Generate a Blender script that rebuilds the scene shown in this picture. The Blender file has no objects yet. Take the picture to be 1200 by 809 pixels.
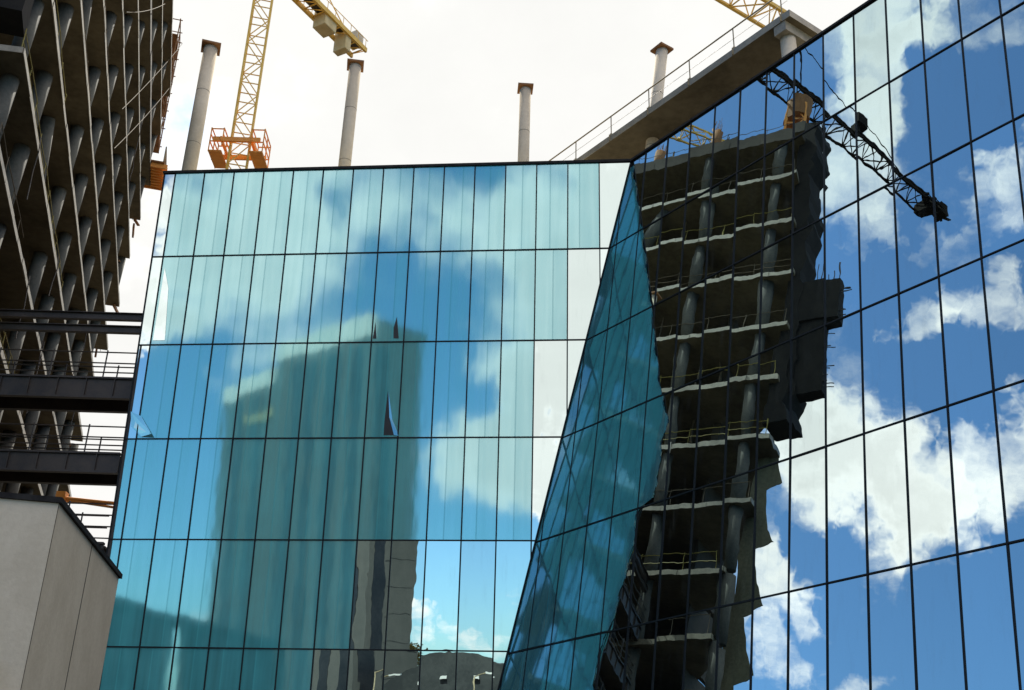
import bpy, bmesh, math, random
from mathutils import Vector, Matrix
random.seed(7)
V = Vector
scene = bpy.context.scene
COL = scene.collection
R = math.radians

# ------------------------------------------------------------------ camera
cam_data = bpy.data.cameras.new('camera')
cam = bpy.data.objects.new('camera', cam_data)
COL.objects.link(cam)
cam_data.sensor_width = 36.0
cam_data.lens = 39.93
cam_data.clip_start = 0.1
cam_data.clip_end = 3000
PITCH, ROLL = 0.44492, 0.02998
fwd = V((0, math.cos(PITCH), math.sin(PITCH)))
up0 = V((0, -math.sin(PITCH), math.cos(PITCH)))
rt0 = V((1, 0, 0))
rt = rt0*math.cos(ROLL) + up0*math.sin(ROLL)
up = up0*math.cos(ROLL) - rt0*math.sin(ROLL)
m = Matrix(((rt.x, up.x, -fwd.x, 0), (rt.y, up.y, -fwd.y, 0), (rt.z, up.z, -fwd.z, 1.6), (0, 0, 0, 1)))
cam.matrix_world = m
scene.camera = cam

# ------------------------------------------------------------------ light
SUN_AZ, SUN_EL = R(-7), R(52)
SKY_STRENGTH = 0.11
sun_dir = V((math.sin(SUN_AZ)*math.cos(SUN_EL), math.cos(SUN_AZ)*math.cos(SUN_EL), math.sin(SUN_EL)))
sl = bpy.data.lights.new('sun', 'SUN')
sl.energy = 4.5
sl.angle = R(0.5)
sl.color = (1.0, 0.93, 0.82)
so = bpy.data.objects.new('sun', sl)
COL.objects.link(so)
so.rotation_euler = sun_dir.to_track_quat('Z', 'Y').to_euler()
so.location = (0, 0, 100)
scene.view_settings.view_transform = 'Standard'
scene.view_settings.look = 'None'
scene.view_settings.exposure = 0.75
scene.view_settings.gamma = 1.0
scene.cycles.caustics_reflective = False
scene.cycles.caustics_refractive = False
scene.cycles.max_bounces = 8
scene.cycles.glossy_bounces = 5
scene.cycles.use_denoising = True

class NT:
    """tiny node helper"""
    def __init__(self, tree):
        self.t = tree
    def n(self, typ, **kw):
        nd = self.t.nodes.new(typ)
        for k, v in kw.items():
            setattr(nd, k, v)
        return nd
    def link(self, a, b):
        self.t.links.new(a, b)
    def put(self, sock, val):
        if hasattr(val, 'is_output') or isinstance(val, bpy.types.NodeSocket):
            self.link(val, sock)
        else:
            if sock.type == 'RGBA' and len(val) == 3:
                val = (*val, 1)
            sock.default_value = val
    def math(self, op, a, b=0.0, c=None, clamp=False):
        nd = self.n('ShaderNodeMath', operation=op, use_clamp=clamp)
        self.put(nd.inputs[0], a); self.put(nd.inputs[1], b)
        if c is not None:
            self.put(nd.inputs[2], c)
        return nd.outputs[0]
    def smooth(self, x, a, b, lo=0.0, hi=1.0):
        nd = self.n('ShaderNodeMapRange', interpolation_type='SMOOTHSTEP')
        self.put(nd.inputs[0], x)
        for i, v in enumerate((a, b, lo, hi)):
            self.put(nd.inputs[1+i], v)
        return nd.outputs[0]
    def noise(self, vec, scale, detail=4.0, rough=0.55, dist=0.0, dims='3D'):
        nd = self.n('ShaderNodeTexNoise', noise_dimensions=dims)
        if vec is not None:
            self.link(vec, nd.inputs['Vector'])
        nd.inputs['Scale'].default_value = scale
        nd.inputs['Detail'].default_value = detail
        nd.inputs['Roughness'].default_value = rough
        nd.inputs['Distortion'].default_value = dist
        return nd.outputs['Fac']
    def mix(self, f, a, b, blend='MIX'):
        nd = self.n('ShaderNodeMix', data_type='RGBA', blend_type=blend)
        self.put(nd.inputs[0], f); self.put(nd.inputs[6], a); self.put(nd.inputs[7], b)
        return nd.outputs[2]
    def scale(self, vec, s):
        nd = self.n('ShaderNodeVectorMath', operation='MULTIPLY')
        self.link(vec, nd.inputs[0]); nd.inputs[1].default_value = s
        return nd.outputs[0]
    def add(self, vec, s):
        nd = self.n('ShaderNodeVectorMath', operation='ADD')
        self.link(vec, nd.inputs[0]); self.put(nd.inputs[1], s)
        return nd.outputs[0]
    def dot(self, vec, d):
        nd = self.n('ShaderNodeVectorMath', operation='DOT_PRODUCT')
        self.link(vec, nd.inputs[0]); nd.inputs[1].default_value = d
        return nd.outputs['Value']

world = bpy.data.worlds.new('World')
scene.world = world
world.use_nodes = True
world.node_tree.nodes.clear()
w = NT(world.node_tree)
sky = w.n('ShaderNodeTexSky', sky_type='NISHITA')
sky.sun_disc = False
sky.sun_elevation = SUN_EL
sky.sun_rotation = SUN_AZ
sky.air_density = 1.0
sky.dust_density = 0.6
sky.ozone_density = 2.5
tc = w.n('ShaderNodeTexCoord')
dirv = tc.outputs['Generated']
sep = w.n('ShaderNodeSeparateXYZ'); w.link(dirv, sep.inputs[0])
zz = w.math('ADD', w.math('ABSOLUTE', sep.outputs[2]), 0.32)
cmb = w.n('ShaderNodeCombineXYZ')
w.link(w.math('DIVIDE', sep.outputs[0], zz), cmb.inputs[0])
w.link(w.math('DIVIDE', sep.outputs[1], zz), cmb.inputs[1])
plane = cmb.outputs[0]                                    # a cloud layer seen from below
n_big = w.noise(plane, 2.1, 8.0, 0.62, 0.15)
n_mid = w.noise(w.add(plane, (7.3, 2.1, 4.0)), 9.0, 7.0, 0.65)
dens = w.math('ADD', w.math('MULTIPLY', n_big, 0.62), w.math('MULTIPLY', n_mid, 0.38))
dens = w.math('MULTIPLY_ADD', w.math('SUBTRACT', dens, 0.5), 2.6, 0.33)
# where the big cloud banks stand: (direction, full inside deg, gone outside deg, amount)
BANKS = [
    ((0.10, 0.84, 0.50), 37, 58, 1.2),        # the bright overcast ahead, round the sun
    ((0.40, -0.35, 0.88), 25, 40, 1.0),  # unseen overhead cloud, added for neutral light on camera-facing sides
    ((-0.8380, 0.0969, 0.5369), 0.65, 3.23, 0.45),
    ((-0.8618, 0.0611, 0.5036), 0.65, 3.23, 0.45),
    ((-0.8652, 0.0140, 0.5012), 0.65, 3.23, 0.40),
    ((-0.8520, -0.0435, 0.5218), 0.65, 3.23, 0.45),
    ((-0.8817, -0.0000, 0.4718), 0.54, 2.69, 0.30),
    ((-0.8247, 0.1185, 0.5530), 0.43, 2.15, 0.40),
    ((-0.6414, 0.0921, 0.7617), 0.48, 2.42, 0.30),
    ((-0.6274, 0.0458, 0.7773), 0.54, 2.69, 0.35),
    ((-0.6270, 0.0167, 0.7789), 0.43, 2.15, 0.30),
    ((-0.6710, 0.0481, 0.7399), 0.65, 3.23, 0.42),
    ((-0.7039, 0.0811, 0.7056), 0.65, 3.23, 0.40),
    ((-0.7422, 0.0529, 0.6681), 0.43, 2.15, 0.30),
    ((-0.7928, 0.0043, 0.6095), 0.43, 2.15, 0.42),
    ((-0.7859, -0.0439, 0.6168), 0.48, 2.42, 0.45),
    ((-0.7268, -0.0507, 0.6850), 0.54, 2.69, 0.42),
    ((-0.6396, -0.0404, 0.7677), 0.65, 3.23, 0.20),
    ((-0.7482, -0.0037, 0.6635), 0.32, 1.62, 0.25),
    ((-0.9012, 0.1293, 0.4138), 0.38, 1.89, 0.25),
    ((-0.9040, 0.0247, 0.4267), 0.27, 1.35, 0.25),
    ((-0.9224, 0.1364, 0.3614), 0.38, 1.89, 0.30),
    ((-0.9333, 0.0614, 0.3538), 0.43, 2.15, 0.25),
    ((-0.6642, -0.0291, 0.7470), 0.65, 3.23, -0.45),
    ((-0.6880, 0.0083, 0.7256), 0.43, 2.15, -0.30),
    ((-0.8239, 0.0095, 0.5667), 0.43, 2.15, -0.30),
    ((-0.8911, 0.0928, 0.4441), 0.48, 2.42, -0.40),
    ((-0.9151, -0.0337, 0.4017), 1.08, 5.39, -0.45),
    ((-0.9156, 0.0436, 0.3998), 0.65, 3.23, -0.30),
    ((-0.8147, -0.0292, 0.5791), 0.54, 2.69, -0.35),
    ((-0.7546, 0.0323, 0.6554), 0.27, 1.35, -0.20),
    ((-0.6651, 0.2207, 0.7134), 0.65, 3.23, -0.40),
    ((-0.6596, 0.1573, 0.7350), 0.43, 2.15, -0.40),
    ((-0.7823, 0.2695, 0.5615), 0.75, 3.77, -0.20),
    ((-0.8812, 0.3053, 0.3609), 0.54, 2.69, 0.50),
    ((-0.8349, 0.2864, 0.4701), 0.43, 2.15, 0.30),
    ((-0.0870, -0.9045, 0.4175), 0.65, 3.23, 0.90),
    ((-0.1131, -0.9315, 0.3457), 0.65, 3.23, 0.90),
    ((-0.1387, -0.9536, 0.2673), 0.65, 3.23, 0.90),
    ((-0.1665, -0.9636, 0.2090), 0.54, 2.69, 0.60),
    ((-0.1487, -0.9717, 0.1837), 0.65, 3.23, 0.60),
    ((-0.1888, -0.9619, 0.1978), 0.75, 3.77, 0.55),
    ((-0.1723, -0.8967, 0.4077), 0.65, 3.23, 0.35),
    ((-0.2306, -0.8843, 0.4060), 0.65, 3.23, 0.25),
    ((-0.2326, -0.9532, 0.1932), 0.54, 2.69, 0.30),
    ((-0.1860, -0.9393, 0.2884), 0.43, 2.15, 0.20),
    ((-0.2438, -0.9618, 0.1241), 0.24, 1.19, 0.50),
    ((-0.2539, -0.9648, 0.0689), 0.24, 1.19, 0.30),
    ((-0.2222, -0.9706, 0.0923), 0.19, 0.97, 0.30),
    ((-0.1885, -0.9778, 0.0914), 0.24, 1.19, 0.50),
    ((-0.2111, -0.9763, 0.0485), 0.32, 1.62, 0.25),
    ((-0.1752, -0.9760, 0.1290), 0.22, 1.08, 0.20),
    ((-0.2569, -0.9653, 0.0477), 0.24, 1.19, 0.30),
    ((-0.3625, -0.8402, 0.4033), 1.40, 7.00, 0.30),
    ((-0.4200, -0.8453, 0.3303), 1.40, 7.00, 0.28),
    ((-0.2801, -0.8679, 0.4102), 0.86, 4.31, 0.22),
    ((-0.1127, -0.9289, 0.3527), 1.62, 8.08, 0.55),
    ((-0.3182, -0.8741, 0.3671), 2.15, 10.77, 0.10),
    ((-0.4555, -0.8027, 0.3850), 0.43, 2.15, 0.55),
    ((-0.4694, -0.8289, 0.3041), 0.43, 2.15, 0.55),
    ((-0.4821, -0.8441, 0.2347), 0.38, 1.89, 0.40),
    ((-0.4199, -0.9061, 0.0519), 0.32, 1.62, 0.40),
    ((-0.3225, -0.8577, 0.4004), 0.32, 1.62, -0.30),
    ((-0.2526, -0.9306, 0.2650), 0.65, 3.23, -0.45),
    ((-0.2094, -0.9448, 0.2519), 0.43, 2.15, -0.30),
    ((-0.2079, -0.9723, 0.1069), 0.75, 3.77, -0.50),
    ((-0.4457, -0.8629, 0.2383), 0.86, 4.31, -0.50),
    ((-0.4600, -0.8799, 0.1190), 0.97, 4.85, -0.50),
    ((-0.3005, -0.8586, 0.4154), 0.32, 1.62, -0.20),
    ((-0.2402, -0.9580, 0.1567), 0.22, 1.08, -0.20),
    ((-0.2185, -0.9733, 0.0710), 0.22, 1.08, -0.20),
    ((-0.2918, 0.7818, 0.5511), 0.75, 3.77, -0.72),
    ((-0.3213, 0.8352, 0.4463), 0.65, 3.23, -0.55),
    ((-0.0366, 0.7661, 0.6417), 0.97, 4.85, -0.35),
    ((-0.2006, 0.7801, 0.5926), 0.65, 3.23, -0.35),
]
wn = w.n('ShaderNodeTexNoise'); w.link(dirv, wn.inputs['Vector'])
wn.inputs['Scale'].default_value = 11.0; wn.inputs['Detail'].default_value = 5.0; wn.inputs['Roughness'].default_value = 0.62
off = w.scale(w.add(wn.outputs['Color'], (-0.5, -0.5, -0.5)), (0.17, 0.17, 0.17))
nrm = w.n('ShaderNodeVectorMath', operation='NORMALIZE')
addv = w.n('ShaderNodeVectorMath', operation='ADD'); w.link(dirv, addv.inputs[0]); w.link(off, addv.inputs[1])
w.link(addv.outputs[0], nrm.inputs[0])
warped = nrm.outputs[0]
for d, r1, r0, amt in BANKS:
    d = V(d).normalized()
    f = w.smooth(w.dot(warped, d), math.cos(R(r0)), math.cos(R(r1)))
    dens = w.math('MULTIPLY_ADD', f, amt, dens)
mask = w.smooth(dens, 0.34, 0.95)
# clouds facing the sun are lit full on; the ones in front of it are seen from their shaded side
facing = w.smooth(w.dot(dirv, sun_dir), 0.45, 0.8)
lum = w.math('MULTIPLY_ADD', facing, -4.3, 10.6)
grey = w.math('SUBTRACT', 1.0, w.math('MULTIPLY', w.smooth(dens, 0.75, 1.3), w.math('MULTIPLY', n_big, 0.30)))
lum = w.math('MULTIPLY', lum, grey)
ccol = w.n('ShaderNodeVectorMath', operation='SCALE')
w.link(w.mix(facing, (1.0, 0.86, 0.80), (1.0, 0.995, 0.965)), ccol.inputs[0])
w.link(lum, ccol.inputs['Scale'])
skyt = w.mix(1.0, sky.outputs[0], (0.72, 0.95, 1.08), 'MULTIPLY')
skycol = w.mix(mask, skyt, ccol.outputs[0])
bg = w.n('ShaderNodeBackground'); bg.inputs['Strength'].default_value = SKY_STRENGTH
w.link(skycol, bg.inputs['Color'])
out = w.n('ShaderNodeOutputWorld'); w.link(bg.outputs[0], out.inputs['Surface'])

# ------------------------------------------------------------------ materials
MATS = {}
def mat(name):
    mt = bpy.data.materials.new(name); mt.use_nodes = True
    mt.node_tree.nodes.clear()
    t = NT(mt.node_tree)
    o = t.n('ShaderNodeOutputMaterial')
    MATS[name] = mt
    return t, o

def simple(name, c1, c2, rough=0.8, scale=1.5, metal=0.0, bump=0.0, streak=1.0, spec=0.3):
    """two-tone weathered surface"""
    t, o = mat(name)
    co = t.n('ShaderNodeTexCoord').outputs['Object']
    v = t.scale(co, (1, 1, streak))
    a = t.noise(v, scale, 6, 0.62)
    b = t.noise(co, scale*9, 4, 0.6)
    f = t.math('ADD', t.math('MULTIPLY', a, 0.7), t.math('MULTIPLY', b, 0.3))
    f = t.smooth(f, 0.33, 0.67)
    p = t.n('ShaderNodeBsdfPrincipled')
    t.put(p.inputs['Base Color'], t.mix(f, c1, c2))
    p.inputs['Roughness'].default_value = rough
    p.inputs['Metallic'].default_value = metal
    p.inputs['Specular IOR Level'].default_value = spec
    if bump:
        bn = t.n('ShaderNodeBump'); bn.inputs['Strength'].default_value = 0.6
        bn.inputs['Distance'].default_value = bump
        t.link(b, bn.inputs['Height']); t.link(bn.outputs[0], p.inputs['Normal'])
    t.link(p.outputs[0], o.inputs[0])
    return MATS[name]

concrete = simple('weathered_concrete', (0.20, 0.19, 0.155), (0.30, 0.285, 0.24), 0.9, 0.6, bump=0.01, streak=0.35)
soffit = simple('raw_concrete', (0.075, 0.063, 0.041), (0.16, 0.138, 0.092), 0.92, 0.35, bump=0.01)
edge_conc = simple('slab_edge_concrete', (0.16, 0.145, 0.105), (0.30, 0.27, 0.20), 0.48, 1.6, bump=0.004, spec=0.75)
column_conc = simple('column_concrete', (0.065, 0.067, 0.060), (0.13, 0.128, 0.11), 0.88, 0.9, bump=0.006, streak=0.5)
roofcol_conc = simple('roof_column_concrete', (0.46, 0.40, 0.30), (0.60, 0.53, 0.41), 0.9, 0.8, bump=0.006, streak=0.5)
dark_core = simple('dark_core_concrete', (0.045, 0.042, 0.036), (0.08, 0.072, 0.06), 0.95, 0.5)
precast = simple('beige_precast', (0.50, 0.455, 0.355), (0.60, 0.555, 0.445), 0.9, 1.4, bump=0.008, streak=0.6)
joint = simple('joint_sealant', (0.07, 0.065, 0.055), (0.1, 0.09, 0.08), 0.9, 3)
frame_m = simple('black_aluminium', (0.006, 0.008, 0.010), (0.012, 0.014, 0.016), 0.55, 4, spec=0.2)
coping_m = simple('dark_coping', (0.012, 0.012, 0.013), (0.03, 0.03, 0.03), 0.8, 4, spec=0.15)
steel_dark = simple('dark_steel', (0.012, 0.010, 0.009), (0.040, 0.030, 0.022), 0.5, 1.2, spec=0.5)
jib_dark = simple('blackened_jib', (0.010, 0.009, 0.008), (0.022, 0.019, 0.016), 0.95, 2, spec=0.05)
yellow = simple('crane_yellow', (0.62, 0.38, 0.06), (0.74, 0.50, 0.12), 0.55, 1.2)
orange = simple('orange_paint', (0.70, 0.27, 0.05), (0.80, 0.36, 0.09), 0.6, 1.5)
rail_m = simple('galvanised_rail', (0.20, 0.16, 0.09), (0.33, 0.27, 0.17), 0.6, 3)
rope_m = simple('brown_rope', (0.10, 0.08, 0.055), (0.16, 0.13, 0.09), 0.9, 3)
rail_y = simple('yellow_rail', (0.17, 0.14, 0.03), (0.30, 0.25, 0.06), 0.6, 3)
ballast = simple('pale_ballast', (0.45, 0.42, 0.34), (0.58, 0.55, 0.46), 0.9, 1.0)
plywood = simple('weathered_plywood', (0.16, 0.075, 0.03), (0.28, 0.14, 0.06), 0.85, 1.3, streak=0.4)
netting = simple('dark_netting', (0.006, 0.006, 0.006), (0.016, 0.015, 0.013), 0.95, 1.4)
slab_end_standin = simple('olive_slab_end', (0.09, 0.086, 0.055), (0.19, 0.18, 0.115), 0.8, 0.7, streak=0.3)
asphalt = simple('site_ground', (0.045, 0.044, 0.042), (0.085, 0.08, 0.07), 0.95, 0.05)
roofing = simple('pale_bounce_roof', (0.36, 0.32, 0.23), (0.48, 0.43, 0.32), 0.95, 0.4)  # invented pale warm tone, there to bounce light onto the slab soffit
tower_pale = simple('tower_pale_stone', (0.68, 0.66, 0.60), (0.80, 0.78, 0.72), 0.85, 0.2)
tower_grey = simple('tower_grey_panel', (0.075, 0.080, 0.074), (0.115, 0.117, 0.107), 0.8, 0.08, streak=0.2)
tower_dark = simple('tower_dark_glazing', (0.012, 0.014, 0.018), (0.03, 0.032, 0.036), 0.3, 0.3)
hall_m = simple('dark_hall_cladding', (0.022, 0.026, 0.028), (0.05, 0.055, 0.055), 0.7, 0.3)
leaf_m = simple('yellow_leaves', (0.42, 0.33, 0.10), (0.55, 0.45, 0.18), 0.7, 2)
bark = simple('tree_bark', (0.06, 0.045, 0.03), (0.11, 0.085, 0.06), 0.9, 3)
lampglass = simple('white_lamp_glass', (0.6, 0.6, 0.58), (0.7, 0.7, 0.68), 0.4, 2)

def glass_mat(name, tint, wob, rough=0.0, tiny=0.0):
    """mirror-coated glazing: a slightly wavy tinted reflection over a dark body"""
    t, o = mat(name)
    co = t.n('ShaderNodeTexCoord').outputs['Object']
    oi = t.n('ShaderNodeObjectInfo')
    rv = t.n('ShaderNodeVectorMath', operation='SCALE'); rv.inputs[0].default_value = (31, 17, 23)
    t.link(oi.outputs['Random'], rv.inputs['Scale'])
    v = t.add(co, rv.outputs[0])
    h1 = t.noise(t.scale(v, (1, 1, 0.55)), 0.75, 1.5, 0.4)
    h2 = t.noise(t.scale(v, (1, 1, 0.7)), 2.6, 1.0, 0.4)
    hh = t.math('ADD', h1, t.math('MULTIPLY', h2, 0.13))
    bn = t.n('ShaderNodeBump'); bn.inputs['Strength'].default_value = 1.0
    bn.inputs['Distance'].default_value = wob
    t.link(hh, bn.inputs['Height'])
    dirt = t.smooth(t.noise(t.scale(co, (2.2, 2.2, 0.25)), 2.0, 6, 0.65), 0.5, 0.85)
    g = t.n('ShaderNodeBsdfGlossy')
    g.inputs['Roughness'].default_value = rough
    vary = t.math('MULTIPLY_ADD', oi.outputs['Random'], 0.20, 0.88)
    tv = t.n('ShaderNodeVectorMath', operation='SCALE'); tv.inputs[0].default_value = tint
    t.link(vary, tv.inputs['Scale'])
    t.link(tv.outputs[0], g.inputs['Color'])
    t.link(bn.outputs[0], g.inputs['Normal'])
    d = t.n('ShaderNodeBsdfDiffuse'); d.inputs['Color'].default_value = (0.20, 0.21, 0.19, 1)
    mx = t.n('ShaderNodeMixShader')
    t.link(t.math('MULTIPLY_ADD', dirt, 0.11, 0.012), mx.inputs[0])
    t.link(g.outputs[0], mx.inputs[1]); t.link(d.outputs[0], mx.inputs[2])
    t.link(mx.outputs[0], o.inputs[0])
    return MATS[name]

glass = glass_mat('mirror_glass', (0.50, 0.65, 0.67), 0.0034)

def film_mat(name, tint, haze, rough, wob, haze_f):
    """turquoise protective film stuck on the glass: tinted soft reflection plus a milky body,
    darker seam down the middle of every pane, streaks and scuffs. UV is in metres on the wall."""
    t, o = mat(name)
    uv = t.n('ShaderNodeUVMap').outputs[0]
    oi = t.n('ShaderNodeObjectInfo')
    s = t.n('ShaderNodeSeparateXYZ'); t.link(uv, s.inputs[0])
    rnd = oi.outputs['Random']
    rv = t.n('ShaderNodeVectorMath', operation='SCALE'); rv.inputs[0].default_value = (13, 7, 19)
    t.link(rnd, rv.inputs['Scale'])
    vloc = t.add(uv, rv.outputs[0])
    fr = t.math('FRACT', t.math('DIVIDE', t.math('SUBTRACT', s.outputs[0], 0.04), 1.243))
    seam_at = t.math('MULTIPLY_ADD', rnd, 0.30, 0.36)
    seam_d = t.math('ABSOLUTE', t.math('SUBTRACT', fr, seam_at))
    seam = t.math('SUBTRACT', 1.0, t.smooth(seam_d, 0.010, 0.028))
    side = t.smooth(t.math('SUBTRACT', fr, seam_at), -0.01, 0.01)
    streak = t.noise(t.scale(vloc, (3.0, 0.16, 1)), 1.3, 3, 0.5)
    cloudy = t.noise(vloc, 0.55, 4, 0.55)
    scuff = t.smooth(t.noise(t.scale(vloc, (3, 0.6, 1)), 5.0, 5, 0.7), 0.66, 0.82)
    k = t.math('ADD', t.math('MULTIPLY', streak, 0.6), t.math('MULTIPLY', cloudy, 0.4))
    k = t.smooth(k, 0.28, 0.72)
    hz = t.math('MULTIPLY_ADD', k, 0.10, haze_f - 0.05)
    hz = t.math('ADD', hz, t.math('MULTIPLY', scuff, 0.28))
    hz = t.math('ADD', hz, t.math('MULTIPLY', seam, 0.10), clamp=True)
    hz = t.math('MULTIPLY', hz, t.math('MULTIPLY_ADD', side, -0.12, 1.06))
    h1 = t.noise(t.scale(vloc, (1, 0.35, 1)), 1.1, 2, 0.5)
    bn = t.n('ShaderNodeBump'); bn.inputs['Strength'].default_value = 1.0
    bn.inputs['Distance'].default_value = wob
    t.link(h1, bn.inputs['Height'])
    g = t.n('ShaderNodeBsdfGlossy'); g.inputs['Roughness'].default_value = rough
    t.link(bn.outputs[0], g.inputs['Normal'])
    gt = t.mix(seam, tint, tuple(c*0.75 for c in tint))
    t.link(t.mix(t.math('MULTIPLY', k, 0.25), gt, tuple(c*0.8 for c in tint)), g.inputs['Color'])
    d = t.n('ShaderNodeBsdfDiffuse')
    t.link(t.mix(k, tuple(c*0.8 for c in haze), haze), d.inputs['Color'])
    mx = t.n('ShaderNodeMixShader')
    t.link(hz, mx.inputs[0])
    t.link(g.outputs[0], mx.inputs[1]); t.link(d.outputs[0], mx.inputs[2])
    t.link(mx.outputs[0], o.inputs[0])
    return MATS[name]

film = film_mat('turquoise_film', (0.40, 0.68, 0.72), (0.12, 0.62, 0.66), 0.045, 0.0022, 0.45)
film2 = film_mat('teal_film', (0.46, 0.70, 0.74), (0.11, 0.44, 0.50), 0.05, 0.005, 0.34)

# ------------------------------------------------------------------ mesh helpers
class MB:
    """collects boxes, bars and sheets; build() links them as ONE mesh object"""
    def __init__(self):
        self.v = []; self.f = []; self.uv = {}
    def poly(self, pts, uvs=None):
        i = len(self.v)
        self.v += [V(p) for p in pts]
        if uvs:
            for k, q in enumerate(uvs):
                self.uv[i+k] = q
        self.f.append(tuple(range(i, i+len(pts))))
    def prism(self, pts, off, uvs=None):
        """polygon pts (first face) extruded by vector off, closed"""
        n = len(pts); i = len(self.v); off = V(off)
        self.v += [V(p) for p in pts] + [V(p)+off for p in pts]
        if uvs:
            for k, q in enumerate(uvs):
                self.uv[i+k] = q; self.uv[i+n+k] = q
        self.f.append(tuple(range(i, i+n)))
        self.f.append(tuple(range(i+2*n-1, i+n-1, -1)))
        for k in range(n):
            a, b = i+k, i+(k+1) % n
            self.f.append((b, a, a+n, b+n))
        return self
    def box(self, o, a, b, c):
        """corner o and three edge vectors"""
        o, a, b, c = V(o), V(a), V(b), V(c)
        return self.prism([o, o+a, o+a+b, o+b], c)
    def bar(self, p, q, wd, ht=None, upv=(0, 0, 1)):
        p, q = V(p), V(q); ht = ht or wd
        d = (q-p).normalized(); u = V(upv)
        if abs(d.dot(u)) > 0.97: u = V((1, 0, 0))
        s = d.cross(u).normalized(); u = s.cross(d).normalized()
        o = p - s*wd/2 - u*ht/2
        return self.prism([o, o+s*wd, o+s*wd+u*ht, o+u*ht], q-p)
    def tube(self, p, q, r, r2=None, n=10):
        p, q = V(p), V(q); r2 = r if r2 is None else r2
        d = (q-p).normalized(); u = V((0, 0, 1))
        if abs(d.dot(u)) > 0.97: u = V((1, 0, 0))
        s = d.cross(u).normalized(); u = s.cross(d).normalized()
        i = len(self.v)
        for c, rr in ((p, r), (q, r2)):
            for k in range(n):
                a = 2*math.pi*k/n
                self.v.append(c + s*rr*math.cos(a) + u*rr*math.sin(a))
        for k in range(n):
            b = (k+1) % n
            self.f.append((i+k, i+b, i+n+b, i+n+k))
        self.f.append(tuple(range(i+n-1, i-1, -1))); self.f.append(tuple(range(i+n, i+2*n)))
        return self
    def build(self, name, material, parent=None, base=None, smooth=False, bevel=0):
        """vertices are in world space; the object sits at its parent's base"""
        if parent is not None:
            p = parent
            while p.parent: p = p.parent
            base = V(p.location)
        base = V(base or (0, 0, 0))
        me = bpy.data.meshes.new(name)
        me.from_pydata([v-base for v in self.v], [], self.f)
        me.materials.append(material)
        if self.uv:
            ul = me.uv_layers.new(name='UVMap')
            for lp in me.loops:
                ul.data[lp.index].uv = self.uv.get(lp.vertex_index, (0, 0))
        bm = bmesh.new(); bm.from_mesh(me)
        bmesh.ops.recalc_face_normals(bm, faces=bm.faces)
        bm.to_mesh(me); bm.free()
        if smooth:
            for pl in me.polygons:
                pl.use_smooth = len(pl.vertices) == 4
        ob = bpy.data.objects.new(name, me)
        COL.objects.link(ob)
        if bevel:
            md = ob.modifiers.new('bevel', 'BEVEL'); md.width = bevel; md.segments = 1
        if parent is not None:
            ob.parent = parent
        else:
            ob.location = base
        return ob

def tag(o, label=None, cat=None, group=None, kind=None):
    for k, v in (('label', label), ('category', cat), ('group', group), ('kind', kind)):
        if v: o[k] = v
    return o
def thing(name, label, cat, loc, group=None):
    o = bpy.data.objects.new(name, None); COL.objects.link(o)
    o.empty_display_size = 0.5; o.location = loc
    return tag(o, label, cat, group)

# ------------------------------------------------------------------ ground
g = MB(); g.box((-1500, -1500, -0.5), (3000, 0, 0), (0, 3000, 0), (0, 0, 0.5))
tag(g.build('ground', asphalt), kind='structure')

# ------------------------------------------------------------------ glass building
HB, MBK, NB = V((-0.99535, 0.09637, 0)), V((-0.0068, -0.0702, 0.9975)), V((-0.0961, -0.9929, -0.0705))
HR, MR, NR = V((-0.5874, 0.8093, 0)), V((0.1049, 0.0761, 0.9916)), V((-0.8025, -0.5824, 0.1296))
NB = HB.cross(MBK).normalized(); NB *= -1 if NB.y > 0 else 1
NR = HR.cross(MR).normalized(); NR *= -1 if NR.x > 0 else 1
P0 = V((4.5307, 37.5808, 27.7373))
FD = NB.cross(NR).normalized(); FD *= -1 if FD.z > 0 else 1
def PB(h, m_, n=0.0): return P0 + HB*h + MBK*m_ + NB*n
def PR(h, m_, n=0.0): return P0 + HR*h + MR*m_ + NR*n
FB = (FD.dot(HB), FD.dot(MBK)); FR = (FD.dot(HR), FD.dot(MR))
CW, RH, NROW = 1.243, 3.81, 6
BW = 19.15                        # width of the back front
RW = -24.0                        # far right end of the right front
def fold_b(m_): return FB[0]/FB[1]*m_
def fold_r(m_): return FR[0]/FR[1]*m_
def clip(poly, f):
    """keep the part of a 2-d polygon where f >= 0"""
    o = []
    for i in range(len(poly)):
        a, b = poly[i], poly[(i+1) % len(poly)]
        fa, fb = f(a), f(b)
        if fa >= 0: o.append(a)
        if fa*fb < 0:
            s = fa/(fa-fb); o.append((a[0]+(b[0]-a[0])*s, a[1]+(b[1]-a[1])*s))
    return o
def area(p):
    return abs(sum(p[i][0]*p[(i+1) % len(p)][1]-p[(i+1) % len(p)][0]*p[i][1] for i in range(len(p))))/2

gb = thing('glass_building', 'folded blue mirror glass building with turquoise film on half its panes', 'building', (-5, 45, 0))
ZB = -NROW*RH                     # bottom of the glazing along the slope
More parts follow.
